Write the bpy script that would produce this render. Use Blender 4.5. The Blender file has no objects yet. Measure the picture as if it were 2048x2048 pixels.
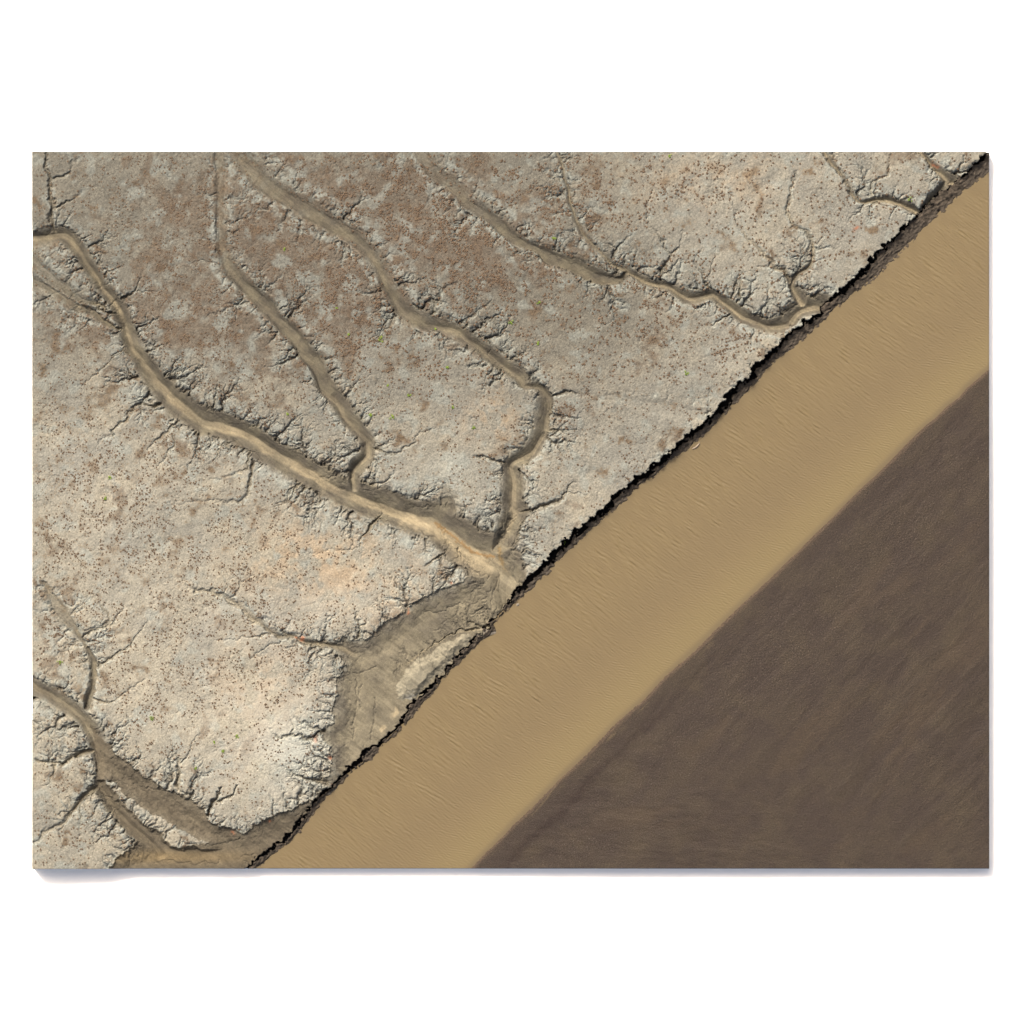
import bpy, math, random
import numpy as np
random.seed(7); rng = np.random.default_rng(11)
C = bpy.context.scene.collection
S = 0.1                                  # metres per unit of the plan grid
def wx(px): return (px - 1024.0) * S
def wy(py): return (1024.0 - py) * S
X0, X1, Y0, Y1 = 64.0, 1979.5, 303.0, 1738.0
ST = 1.3
nx = int(round((X1 - X0) / ST)) + 1; ny = int(round((Y1 - Y0) / ST)) + 1
gx = np.linspace(X0, X1, nx); gy = np.linspace(Y0, Y1, ny)
X, Y = np.meshgrid(gx, gy)
BASE = -3.7                              # underside of the ground block

# ------------------------------------------------------------------ noise
def noise(lmin, lmax, beta=2.0, seed=0, ang=None, aniso=1.0, shape=None, st=ST):
    """band limited noise, wavelengths in plan units; ang = direction along which it is stretched"""
    h, w = shape or (ny, nx)
    r = np.random.default_rng(seed)
    f = np.fft.rfft2(r.standard_normal((h, w)))
    fy = np.fft.fftfreq(h, st)[:, None]; fx = np.fft.rfftfreq(w, st)[None, :]
    if ang is not None:
        c, s = math.cos(ang), math.sin(ang)
        u = fx * c + fy * s; v = -fx * s + fy * c
        k = np.sqrt((u * aniso) ** 2 + v ** 2)
    else:
        k = np.sqrt(fx ** 2 + fy ** 2)
    k[0, 0] = 1
    a = k ** (-beta / 2.0 - 0.5) * np.exp(-(k * lmin / 1.2) ** 4) * (1 - np.exp(-(k * lmax) ** 4))
    a[0, 0] = 0
    n = np.fft.irfft2(f * a, s=(h, w))
    return n / n.std()
def sst(e0, e1, x):
    t = np.clip((x - e0) / (e1 - e0), 0, 1); return t * t * (3 - 2 * t)

wn1 = noise(6, 60, 2.2, 1); wn2 = noise(6, 60, 2.2, 2)
wf1 = noise(3, 9, 1.0, 3); wf2 = noise(3, 9, 1.0, 4)
PX = X + wn1 * 2.3 + wf1 * 0.35; PY = Y + wn2 * 2.3 + wf2 * 0.35
ws1 = noise(30, 120, 2.2, 5); ws2 = noise(30, 120, 2.2, 6)
QX = X + ws1 * 1.6; QY = Y + ws2 * 1.6         # smoother field for channel beds

# ------------------------------------------------------------------ traced courses
Z = 3.22
OR = {'A': (50, 290, Z), 'B': (550, 290, Z), 'C': (1050, 290, Z), 'D': (1450, 290, Z), 'E': (50, 750, Z), 'F': (550, 750, Z),
      'G': (50, 1200, Z), 'H': (550, 1200, Z), 'I': (1050, 750, Z), 'J': (1400, 750, 2.981), 'K': (950, 1200, Z)}
def T(k, pts):
    ox, oy, z = OR[k]
    return [(ox + p[0] / z, oy + p[1] / z) + tuple(v / z for v in p[2:4]) + tuple(p[4:]) for p in pts]

# river bank lines as functions of a = (x-y)/sqrt2, across coordinate b = (x+y)/sqrt2
def line(parts):
    P = []
    for k, pts in parts: P += T(k, pts)
    a = np.array([(p[0] - p[1]) / math.sqrt(2) for p in P]); b = np.array([(p[0] + p[1]) / math.sqrt(2) for p in P])
    o = np.argsort(a); return a[o], b[o]
band = line([('D', [(1740, 5), (1700, 45), (1650, 100), (1580, 170), (1510, 240), (1440, 290), (1350, 360), (1280, 430), (1200, 500), (1140, 570), (1050, 640), (960, 740), (890, 830), (800, 910), (700, 990), (610, 1090), (500, 1170), (400, 1250), (300, 1340), (180, 1450), (90, 1540)]),
             ('I', [(1480, 0), (1400, 60), (1320, 150), (1240, 240), (1160, 320), (1060, 400), (960, 490), (880, 560), (780, 640), (700, 700), (600, 780), (520, 870), (440, 940), (340, 1010), (260, 1090), (180, 1170), (100, 1250), (20, 1330)]),
             ('F', [(1540, 1430), (1500, 1490)]),
             ('H', [(1340, 230), (1290, 270), (1230, 320), (1150, 410), (1080, 500), (1000, 580), (920, 650), (870, 690), (830, 790), (740, 880), (680, 930), (590, 980), (540, 1050), (480, 1100), (400, 1180), (330, 1240), (250, 1310), (200, 1400), (130, 1480), (50, 1560)]),
             ('G', [(1600, 1600), (1500, 1680), (1430, 1735), (1380, 1780)])])
edge = line([('D', [(1740, 150), (1703, 185), (1600, 260), (1500, 350), (1400, 440), (1300, 540), (1200, 640), (1100, 740), (1000, 840), (900, 920), (780, 1010), (700, 1080), (560, 1210), (470, 1290), (360, 1370), (290, 1430), (200, 1530), (100, 1640)]),
             ('I', [(1550, 0), (1440, 120), (1330, 220), (1240, 310), (1180, 380), (1040, 490), (940, 560), (850, 650), (760, 710), (680, 780), (560, 890), (440, 990), (330, 1100), (240, 1190), (140, 1290), (60, 1370)]),
             ('F', [(1640, 1390), (1560, 1470), (1500, 1515), (1440, 1570), (1410, 1610)]),
             ('H', [(1435, 205), (1340, 270), (1270, 330), (1150, 450), (1060, 550), (970, 660), (860, 790), (750, 890), (680, 970), (640, 1020), (560, 1070), (470, 1140), (400, 1220), (300, 1310), (230, 1420), (120, 1540)]),
             ('G', [(1720, 1560), (1600, 1640), (1500, 1735), (1440, 1790)])])
mude = line([('D', [(1740, 1405), (1703, 1440), (1560, 1560), (1430, 1680), (1300, 1800)]), ('J', [(1550, 130), (1400, 260), (1250, 390), (1100, 540), (900, 740), (700, 940), (500, 1130), (300, 1320), (100, 1510)]),
             ('K', [(1500, 240), (1320, 410), (1200, 520), (1080, 650), (900, 810), (720, 990), (560, 1140), (400, 1300), (240, 1450), (100, 1600), (-10, 1710), (-60, 1765)])])
A_ = (X - Y) / math.sqrt(2); B_ = (X + Y) / math.sqrt(2)
jag = wn1 * 1.3 + wf2 * .45 + noise(8, 36, 1.2, 9) * 2.0 + noise(4, 12, 1, 10) * .3
bl = np.interp(A_, *band) - 6.0; bw = np.interp(A_, *edge); bm = np.interp(A_, *mude)
dl = B_ - bl + jag                        # > 0 past the cliff lip
dw = B_ - bw + wn2 * 1.3 + wf1 * .5

# ------------------------------------------------------------------ channels: (x, y, width left of travel, width right, depth)
CH = []
def smooth(P, n=4):
    P = [np.array(p, float) for p in P]; out = []
    for i in range(len(P) - 1):
        a, b_, c, d = P[max(i - 1, 0)], P[i], P[i + 1], P[min(i + 2, len(P) - 1)]
        for j in range(n):
            t = j / n; out.append(.5 * (2 * b_ + (c - a) * t + (2 * a - 5 * b_ + 4 * c - d) * t * t + (3 * b_ - a - 3 * c + d) * t ** 3))
    out.append(P[-1]); return [tuple(p) for p in out]
def chan(k, pts, soft=0, silt=1.0, cont=0):
    P = [tuple(p) + (soft, silt) for p in T(k, pts)]
    if cont: CH[-1].extend(P)
    else: CH.append(P)
chan('A', [(20, 610, 50, 90, 1.5), (150, 572, 52, 80, 1.5), (240, 582, 60, 70, 1.5), (330, 650, 62, 60, 1.5), (400, 760, 58, 62, 1.6), (470, 870, 58, 60, 1.6), (560, 990, 60, 60, 1.6), (620, 1090, 62, 60, 1.7), (670, 1220, 66, 70, 1.7), (740, 1370, 76, 80, 1.8), (830, 1500, 80, 90, 1.9), (930, 1610, 92, 100, 2.0)], 0, 1.3)
chan('E', [(1060, 250, 105, 100, 2.1), (1200, 310, 105, 100, 2.1), (1340, 350, 100, 105, 2.1), (1460, 410, 95, 105, 2.1), (1540, 470, 95, 110, 2.1), (1680, 540, 95, 110, 2.1), (1820, 620, 95, 110, 2.1), (1932, 690, 95, 105, 2.1)], 0, 1.6, 1)
chan('F', [(120, 580, 95, 105, 2.1), (230, 632, 100, 110, 2.2), (350, 710, 110, 110, 2.2), (480, 770, 110, 120, 2.2), (620, 820, 120, 120, 2.3), (760, 870, 125, 120, 2.3), (880, 920, 135, 120, 2.3), (1000, 950, 150, 120, 2.3), (1080, 1000, 160, 130, 2.4), (1180, 1070, 170, 150, 2.4), (1280, 1140, 180, 160, 2.4), (1380, 1190, 190, 170, 2.4), (1440, 1225, 170, 170, 2.4), (1480, 1290, 150, 200, 2.4), (1475, 1400, 110, 160, 2.4), (1490, 1490, 90, 120, 2.4)], 0, 2.2, 1)
chan('A', [(1250, 20, 50, 45, .45), (1260, 300, 48, 45, .5), (1260, 500, 48, 45, .55), (1270, 650, 50, 55, .6), (1300, 770, 70, 60, .8), (1380, 870, 80, 60, 1.0), (1480, 980, 80, 60, 1.1), (1560, 1060, 80, 60, 1.2), (1640, 1150, 80, 60, 1.2), (1720, 1230, 80, 55, 1.3), (1800, 1350, 95, 40, 1.3), (1870, 1450, 100, 35, 1.4), (1920, 1580, 110, 35, 1.4)], 1, .4)
chan('B', [(340, 1610, 100, 38, 1.4), (400, 1680, 100, 40, 1.5), (450, 1760, 95, 40, 1.5), (520, 1830, 85, 45, 1.5), (590, 1900, 70, 45, 1.5)], 0, .6, 1)
chan('F', [(600, 450, 42, 62, 1.6), (590, 520, 55, 70, 1.7), (530, 590, 62, 60, 1.9), (500, 660, 62, 45, 2.0), (510, 740, 70, 60, 2.1)], 0, 1.0, 1)
chan('A', [(1310, 10, 120, 30, .5), (1450, 170, 130, 60, .7), (1560, 280, 120, 60, .8), (1700, 370, 110, 60, .8), (1932, 500, 100, 65, .9)], 2, .2)
chan('B', [(430, 560, 95, 60, 1.0), (560, 650, 85, 60, 1.0), (640, 760, 85, 50, 1.0), (720, 890, 80, 50, 1.1), (770, 990, 85, 55, 1.2), (830, 1080, 90, 60, 1.3), (930, 1140, 95, 55, 1.3), (1040, 1170, 85, 45, 1.3), (1180, 1220, 80, 45, 1.3), (1300, 1300, 80, 45, 1.4), (1400, 1380, 85, 45, 1.5), (1500, 1450, 90, 45, 1.5), (1560, 1500, 90, 35, 1.5), (1605, 1552, 60, 30, 1.4), (1680, 1550, 40, 30, 1.4), (1745, 1590, 30, 60, 1.4), (1770, 1650, 26, 90, 1.5), (1750, 1750, 26, 100, 1.6), (1730, 1870, 30, 100, 1.7)], 0, .45, 1)
chan('F', [(1680, 470, 40, 90, 1.8), (1600, 540, 45, 85, 1.8), (1535, 590, 50, 80, 1.8), (1540, 660, 60, 90, 1.9), (1540, 800, 75, 105, 2.0), (1550, 890, 90, 110, 2.1), (1520, 960, 80, 110, 2.2), (1490, 1040, 90, 100, 2.3), (1420, 1130, 110, 100, 2.3)], 0, 1.3, 1)
chan('B', [(900, 10, 90, 40, .45), (1000, 160, 90, 40, .5), (1120, 270, 90, 40, .6), (1250, 400, 90, 35, .8), (1380, 480, 95, 35, .9), (1460, 560, 95, 28, 1.0), (1580, 650, 85, 24, 1.1), (1700, 690, 60, 26, 1.1), (1750, 740, 110, 24, 1.2), (1850, 790, 120, 22, 1.3), (1932, 820, 125, 22, 1.3)], 1, .15)
chan('C', [(460, 880, 110, 20, 1.4), (560, 895, 85, 20, 1.4), (620, 868, 45, 30, 1.4), (648, 815, 30, 30, 1.4)], 1, .4, 1)
chan('C', [(205, 20, 22, 25, .7), (240, 150, 24, 25, .75), (280, 320, 25, 25, .8), (320, 470, 25, 26, .8), (400, 600, 27, 28, .85), (490, 700, 30, 30, .8), (560, 760, 32, 30, .9), (640, 800, 42, 30, 1.1), (740, 860, 48, 30, 1.3), (830, 900, 48, 32, 1.4), (930, 930, 52, 36, 1.5), (1030, 980, 58, 38, 1.6), (1120, 990, 56, 38, 1.6), (1210, 980, 56, 40, 1.7), (1290, 1030, 60, 42, 1.8), (1380, 1090, 64, 46, 1.8), (1480, 1150, 68, 48, 1.9), (1580, 1180, 75, 46, 1.9), (1680, 1150, 80, 46, 1.9), (1780, 1085, 95, 40, 2.0), (1850, 1062, 110, 36, 2.0), (1930, 1050, 100, 40, 2.0)], 0, 1.2)
chan('C', [(1735, 190, 12, 12, .35), (1705, 330, 13, 13, .45), (1698, 450, 13, 13, .5), (1725, 520, 14, 13, .55), (1810, 560, 15, 14, .5), (1850, 620, 18, 18, .7), (1855, 700, 20, 22, .9), (1835, 760, 24, 24, 1.0), (1770, 830, 26, 28, 1.3), (1722, 890, 30, 30, 1.5), (1735, 950, 60, 30, 1.7), (1790, 1030, 90, 40, 1.9)], 0, 1.2)
chan('C', [(1200, 220, 7, 7, .15), (1290, 265, 8, 8, .2), (1345, 400, 9, 9, .25), (1400, 550, 12, 12, .35), (1480, 640, 13, 13, .45), (1560, 720, 15, 15, .6), (1600, 792, 17, 18, .9), (1670, 812, 20, 20, 1.1), (1710, 880, 26, 24, 1.4)], 0, 1.1)
chan('D', [(610, 10, 26, 16, .8), (740, 190, 30, 17, 1.0), (830, 330, 30, 16, 1.0), (880, 368, 28, 18, 1.1), (980, 362, 36, 22, 1.3), (1060, 358, 46, 24, 1.4), (1130, 385, 46, 26, 1.6), (1210, 425, 50, 26, 1.8), (1280, 460, 60, 30, 2.0)], 0, 1.5)
chan('D', [(1235, 10, 24, 18, .9), (1300, 100, 32, 22, 1.2), (1390, 190, 60, 30, 1.4), (1460, 255, 80, 80, 1.9), (1500, 290, 80, 100, 2.0)], 0, 1.5)
chan('D', [(1420, 240, 60, 30, 1.6), (1370, 330, 70, 50, 1.7), (1290, 410, 60, 45, 1.9)], 0, 0)
chan('D', [(1050, 30, 10, 10, .3), (1050, 190, 12, 12, .4), (935, 245, 14, 14, .5), (950, 320, 16, 16, .8)], 0, .6)
chan('G', [(20, 525, 50, 90, 1.2), (150, 600, 62, 90, 1.3), (260, 670, 66, 80, 1.4), (350, 745, 66, 60, 1.5), (400, 810, 80, 50, 1.5), (440, 900, 90, 50, 1.6), (480, 1020, 90, 60, 1.7), (500, 1100, 90, 60, 1.7), (485, 1190, 70, 50, 1.7), (540, 1290, 60, 55, 1.8), (620, 1390, 62, 60, 1.8), (700, 1470, 62, 65, 1.8), (800, 1560, 70, 75, 1.9), (870, 1650, 90, 90, 2.0)], 0, .7)
chan('G', [(60, 1035, 14, 12, .6), (150, 1050, 18, 14, .8), (245, 1055, 26, 16, 1.0), (330, 1005, 30, 24, 1.3), (440, 975, 34, 30, 1.6)], 0, .7)
chan('G', [(20, 1580, 12, 12, .4), (150, 1485, 14, 14, .5), (250, 1425, 18, 20, .7), (330, 1320, 26, 28, 1.0), (400, 1245, 32, 32, 1.3), (480, 1200, 36, 36, 1.6)], 0, .6)
chan('E', [(120, 1330, 10, 30, .4), (210, 1460, 30, 60, .6), (290, 1570, 26, 70, .7), (350, 1670, 20, 40, .8), (390, 1740, 22, 26, .9), (440, 1840, 25, 35, 1.0), (440, 1940, 30, 40, 1.1)], 1, .2)
chan('G', [(445, 450, 22, 40, 1.0), (435, 560, 25, 40, 1.2), (400, 690, 30, 40, 1.4)], 0, .3)
chan('E', [(780, 1580, 6, 6, .2), (740, 1660, 8, 8, .35), (680, 1730, 10, 10, .45), (600, 1795, 12, 12, .6), (520, 1835, 14, 14, .7), (455, 1890, 16, 16, .9)], 0, .2)
chan('E', [(470, 1430, 8, 12, .3), (520, 1520, 9, 12, .4), (545, 1590, 10, 14, .5), (450, 1640, 12, 16, .6), (380, 1690, 14, 18, .8)], 0, .2)
chan('E', [(630, 1480, 8, 8, .2), (600, 1560, 9, 9, .3), (545, 1610, 10, 10, .4)], 0, .2)
chan('G', [(775, 510, 5, 5, .2), (700, 560, 7, 7, .3), (620, 610, 8, 8, .35), (540, 660, 12, 12, .5), (450, 640, 14, 14, .7)], 0, .2)
chan('E', [(1020, 1320, 12, 12, .2), (1080, 1390, 18, 12, .35), (1230, 1402, 20, 12, .4), (1320, 1450, 26, 14, .5), (1420, 1530, 28, 14, .6), (1530, 1620, 28, 16, .7), (1650, 1685, 26, 16, .8), (1760, 1700, 24, 18, .9), (1850, 1730, 34, 20, 1.1), (1932, 1738, 34, 22, 1.1)], 0, .5)
chan('F', [(60, 1675, 20, 20, .9), (130, 1690, 24, 18, .9), (200, 1722, 30, 20, 1.1), (330, 1738, 34, 26, 1.2), (410, 1760, 40, 40, 1.3), (520, 1800, 60, 60, 1.4)], 0, .6)
chan('E', [(1480, 1275, 5, 5, .15), (1390, 1340, 7, 7, .25), (1345, 1440, 10, 10, .35)], 0, .2)
chan('A', [(10, 700, 50, 50, .5), (200, 880, 50, 50, .6), (380, 1005, 40, 30, .7), (470, 1035, 26, 18, .9), (560, 1072, 22, 14, 1.2), (610, 1085, 22, 14, 1.5)], 1, .3)
chan('A', [(10, 830, 30, 60, .6), (250, 985, 34, 60, .7), (450, 1085, 26, 50, .8), (550, 1160, 18, 30, 1.0), (630, 1192, 18, 20, 1.4)], 1, .5)
chan('A', [(120, 20, 10, 10, .3), (150, 190, 12, 12, .5), (175, 320, 14, 14, .6), (172, 420, 15, 16, .8), (172, 500, 16, 18, 1.0), (200, 565, 26, 26, 1.4)], 0, .8)
chan('A', [(330, 80, 6, 6, .2), (265, 195, 9, 9, .4), (180, 215, 10, 10, .5)], 0, .2)
chan('A', [(365, 290, 6, 6, .15), (290, 350, 9, 9, .35), (178, 405, 12, 12, .6)], 0, .2)
chan('C', [(330, 1610, 8, 6, .3), (300, 1592, 12, 8, .6), (230, 1605, 14, 10, .8), (165, 1615, 18, 14, 1.2)], 0, .5)
chan('C', [(330, 1605, 15, 15, .2), (600, 1640, 45, 30, .2), (900, 1700, 70, 60, .3), (1080, 1735, 60, 70, .33), (1230, 1745, 40, 60, .34)], 2, .0)
chan('I', [(320, 680, 5, 5, .3), (290, 735, 9, 9, .5), (230, 790, 14, 14, .7), (150, 830, 20, 16, 1.0), (60, 855, 26, 20, 1.3), (0, 882, 34, 26, 1.7), (-60, 890, 40, 30, 2.0)], 0, .7)
chan('I', [(400, 770, 4, 4, .2), (330, 772, 6, 6, .3), (275, 755, 8, 8, .5)], 0, .2)
chan('F', [(1700, 1150, 10, 10, .4), (1630, 1112, 14, 14, .7), (1590, 1145, 20, 20, .9), (1500, 1110, 30, 20, 1.4), (1440, 1120, 30, 30, 1.9)], 0, .5)
chan('F', [(1280, 528, 8, 8, .3), (1420, 552, 18, 14, .8), (1530, 590, 34, 24, 1.5)], 0, .3)
chan('F', [(1470, 470, 8, 8, .3), (1500, 540, 18, 18, .9)], 0, 0)
chan('F', [(1085, 620, 8, 8, .12), (1095, 690, 22, 22, .3), (1105, 780, 60, 60, .6), (1100, 860, 110, 110, 1.2)], 2, 0)
chan('F', [(1030, 330, 5, 5, .2), (930, 385, 7, 7, .3), (870, 450, 9, 9, .4), (770, 510, 12, 12, .5), (700, 480, 14, 14, .8), (620, 462, 20, 16, 1.3)], 0, .3)
for k, pts in [('A', [(350, 1560, 4, 4, .15), (440, 1480, 8, 8, .3), (560, 1390, 10, 8, .4), (600, 1350, 10, 10, .5)]), ('A', [(565, 1365, 8, 8, .5), (620, 1325, 14, 9, .8), (710, 1350, 16, 12, 1.2)]),
               ('E', [(480, 440, 5, 5, .2), (560, 370, 8, 8, .35), (620, 290, 11, 11, .5), (725, 205, 14, 12, .7), (800, 195, 20, 10, 1.0), (880, 190, 24, 16, 1.5)]), ('E', [(800, 470, 8, 8, .25), (890, 400, 12, 12, .5), (950, 330, 16, 14, .8), (1030, 255, 22, 18, 1.4)]),
               ('E', [(860, 590, 6, 6, .2), (935, 500, 9, 9, .35), (950, 400, 10, 10, .5)]), ('E', [(1190, 600, 5, 5, .2), (1230, 520, 9, 9, .4), (1270, 465, 12, 12, .7), (1360, 430, 20, 16, 1.3)]),
               ('E', [(1200, 680, 6, 6, .2), (1340, 650, 9, 9, .35), (1430, 590, 14, 12, .7), (1440, 500, 16, 16, 1.1), (1530, 460, 22, 18, 1.8)]), ('E', [(900, 830, 5, 5, .12), (1200, 812, 7, 7, .25), (1400, 815, 14, 14, .45), (1445, 700, 16, 16, .7), (1475, 560, 22, 22, 1.3)]),
               ('E', [(1600, 860, 5, 5, .2), (1700, 790, 8, 8, .5), (1760, 710, 13, 13, .9), (1850, 640, 22, 20, 1.8)]), ('F', [(0, 830, 5, 5, .25), (60, 790, 8, 8, .5), (150, 700, 14, 14, 1.0), (230, 635, 20, 20, 1.9)]), ('F', [(260, 830, 6, 6, .3), (300, 770, 12, 12, .8), (350, 715, 18, 18, 1.9)]),
               ('F', [(180, 1145, 4, 4, .12), (420, 1122, 6, 6, .25), (520, 1110, 8, 8, .4), (570, 1040, 12, 12, .8), (640, 950, 20, 20, 1.4), (700, 890, 26, 24, 2.0), (730, 860, 26, 24, 2.2)]), ('F', [(750, 1010, 6, 6, .3), (790, 980, 9, 9, .7), (825, 935, 14, 14, 1.4)]), ('F', [(790, 1060, 6, 6, .3), (815, 1010, 10, 10, .7), (860, 960, 14, 14, 1.4)]),
               ('F', [(960, 1240, 8, 8, .3), (1020, 1190, 14, 14, .8), (1090, 1150, 20, 20, 1.4), (1180, 1090, 26, 26, 2.0)]),
               ('A', [(445, 570, 4, 4, .2), (370, 615, 9, 9, .8), (350, 640, 12, 12, 1.2)]), ('A', [(515, 715, 4, 4, .2), (465, 765, 10, 10, .9)]), ('A', [(625, 780, 4, 4, .2), (560, 800, 6, 6, .4), (510, 840, 12, 12, 1.1)]), ('A', [(745, 850, 4, 4, .25), (700, 935, 10, 10, .6), (625, 1005, 20, 20, 1.4)]),
               ('A', [(850, 940, 4, 4, .25), (720, 940, 7, 7, .5)]), ('A', [(940, 1288, 4, 4, .25), (825, 1305, 9, 9, .6), (780, 1345, 18, 18, 1.4)]), ('A', [(832, 1200, 5, 5, .3), (825, 1300, 9, 9, .6)]), ('A', [(1015, 1455, 5, 5, .3), (920, 1490, 12, 12, .9)]), ('A', [(1232, 1550, 5, 5, .3), (1220, 1650, 12, 12, .8), (1170, 1710, 18, 18, 1.5)]),
               ('A', [(1060, 770, 4, 4, .15), (1190, 752, 6, 6, .35), (1270, 775, 8, 8, .6)]), ('A', [(1190, 1100, 8, 8, .2), (1330, 1050, 8, 8, .3), (1480, 985, 9, 9, .6)]), ('A', [(1290, 240, 4, 4, .1), (1375, 545, 5, 5, .3), (1300, 550, 7, 7, .4)]),
               ('A', [(1740, 1010, 5, 5, .2), (1650, 1055, 10, 10, .7), (1620, 1090, 14, 14, 1.0)]), ('B', [(640, 1260, 5, 5, .2), (780, 1120, 14, 14, .6), (840, 1080, 14, 14, .9)]), ('B', [(1200, 880, 10, 10, .2), (1050, 960, 18, 18, .4), (1010, 1100, 22, 22, .9)]), ('B', [(1400, 990, 6, 6, .2), (1270, 1110, 12, 12, .5), (1200, 1190, 20, 20, 1.1)]),
               ('B', [(1640, 1280, 5, 5, .25), (1580, 1350, 9, 9, .5), (1500, 1390, 16, 16, 1.1)]), ('B', [(1260, 1420, 6, 6, .3), (1440, 1390, 8, 8, .5)]), ('B', [(1370, 1560, 8, 8, .3), (1480, 1470, 12, 12, .9)]), ('C', [(160, 200, 8, 8, .3), (230, 228, 8, 8, .5)]), ('C', [(180, 355, 5, 5, .2), (275, 348, 7, 7, .4)]),
               ('C', [(820, 290, 8, 8, .2), (785, 430, 9, 9, .3), (810, 520, 9, 9, .3), (880, 610, 9, 9, .4), (925, 720, 12, 12, .6), (870, 810, 16, 16, 1.2)]), ('C', [(1010, 570, 8, 8, .25), (1000, 650, 9, 9, .3), (930, 700, 9, 9, .5)]), ('C', [(700, 570, 6, 6, .2), (620, 630, 9, 9, .4), (560, 720, 16, 16, .9)]),
               ('C', [(1130, 660, 6, 6, .2), (1105, 760, 8, 8, .3), (1160, 850, 10, 10, .6), (1190, 935, 16, 16, 1.3)]), ('C', [(1225, 660, 5, 5, .2), (1210, 770, 7, 7, .3), (1170, 850, 8, 8, .5)]), ('C', [(1390, 860, 7, 7, .4), (1385, 980, 12, 12, 1.0)]), ('C', [(1500, 790, 5, 5, .3), (1590, 770, 8, 8, .6)]),
               ('C', [(1665, 650, 4, 4, .2), (1790, 700, 7, 7, .4), (1840, 680, 9, 9, .7)]), ('C', [(1900, 640, 5, 5, .3), (1870, 700, 7, 7, .6)]), ('C', [(1210, 1150, 8, 8, .3), (1330, 1085, 16, 14, 1.3)]), ('C', [(850, 985, 8, 8, .4), (940, 935, 12, 12, 1.1)]), ('C', [(1690, 900, 6, 6, .5), (1730, 940, 12, 12, 1.2)]),
               ('I', [(1120, 250, 4, 4, .2), (1180, 235, 8, 8, .7)]), ('F', [(1940, 350, 4, 4, .3), (1850, 365, 8, 8, .6), (1740, 355, 14, 14, 1.2)]), ('F', [(1600, 305, 5, 5, .4), (1680, 340, 12, 12, 1.1)]), ('F', [(1800, 445, 5, 5, .4), (1730, 400, 14, 14, 1.4)]),
               ('F', [(530, 1530, 5, 5, .3), (545, 1620, 10, 10, .7), (530, 1690, 14, 14, 1.1)]), ('F', [(590, 1570, 5, 5, .3), (575, 1610, 8, 8, .4), (545, 1625, 9, 9, .5)]), ('E', [(1220, 1705, 4, 4, .2), (1400, 1700, 6, 6, .3), (1480, 1680, 7, 7, .4), (1600, 1670, 8, 8, .6)]), ('E', [(1440, 1825, 4, 4, .2), (1560, 1750, 6, 6, .35), (1650, 1710, 7, 7, .6)]),
               ('G', [(1570, 810, 4, 4, .2), (1640, 890, 8, 8, .4), (1720, 860, 8, 8, .5), (1820, 895, 12, 12, .9), (1932, 850, 26, 26, 1.4)]), ('G', [(1650, 1060, 4, 4, .2), (1720, 1120, 9, 9, .5), (1830, 1160, 16, 12, .9), (1940, 1180, 34, 22, 1.4)]), ('G', [(1710, 780, 4, 4, .2), (1720, 860, 7, 7, .5)]),
               ('G', [(915, 840, 4, 4, .15), (960, 960, 7, 7, .3), (990, 1060, 10, 10, .5), (985, 1200, 20, 20, 1.1)]), ('G', [(1120, 830, 4, 4, .15), (1060, 990, 7, 7, .3), (1000, 1050, 9, 9, .4)]), ('G', [(1270, 1210, 6, 6, .5), (1200, 1310, 16, 12, 1.0), (1180, 1390, 24, 20, 1.5)]), ('G', [(1380, 1190, 5, 5, .4), (1310, 1270, 9, 9, .5), (1230, 1300, 12, 12, .8)]),
               ('G', [(130, 1200, 5, 5, .3), (180, 1110, 9, 9, .6), (190, 1070, 12, 12, .8)]), ('G', [(340, 1540, 5, 5, .2), (360, 1420, 9, 9, .4), (345, 1330, 12, 12, .9)]), ('G', [(250, 1600, 5, 5, .2), (240, 1500, 8, 8, .3), (270, 1430, 10, 10, .6)]), ('G', [(560, 1390, 5, 5, .2), (520, 1470, 8, 8, .4), (430, 1510, 5, 5, .2)]),
               ('G', [(720, 920, 5, 5, .3), (730, 1000, 9, 9, .5), (690, 1050, 14, 14, 1.0)]), ('H', [(1180, 100, 6, 6, 1.6), (1230, 140, 14, 14, 1.8), (1330, 170, 34, 24, 2.2)]), ('H', [(1290, 90, 5, 5, 1.6), (1350, 110, 8, 8, 1.9), (1360, 150, 12, 12, 2.1)])]:
    chan(k, pts, 0, .2)
# gully in the delta basin
chan('H', [(760, 430, 5, 8, 1.55), (860, 400, 10, 12, 1.7), (960, 330, 14, 14, 1.8), (1080, 250, 16, 14, 1.9), (1180, 200, 18, 16, 2.0), (1300, 185, 36, 16, 2.1), (1420, 160, 50, 16, 2.2)], 0, 2.0)

H = np.zeros_like(X); LOWU = np.full_like(X, 9.0); SILT = np.zeros_like(X); BEDU = np.full_like(X, 9.0)
def windows(x0, y0, x1, y1, r):
    i0 = max(0, int((min(x0, x1) - r - X0) / ST)); i1 = min(nx, int((max(x0, x1) + r - X0) / ST) + 2)
    j0 = max(0, int((min(y0, y1) - r - Y0) / ST)); j1 = min(ny, int((max(y0, y1) + r - Y0) / ST) + 2)
    return (slice(j0, j1), slice(i0, i1)) if i1 > i0 and j1 > j0 else None
def segd(w, x0, y0, x1, y1, PX=PX, PY=PY):
    dx, dy = x1 - x0, y1 - y0; L2 = dx * dx + dy * dy + 1e-9
    px = PX[w] - x0; py = PY[w] - y0
    t = np.clip((px * dx + py * dy) / L2, 0, 1)
    ex = px - t * dx; ey = py - t * dy
    return np.sqrt(ex * ex + ey * ey), t, dx * py - dy * px
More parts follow.
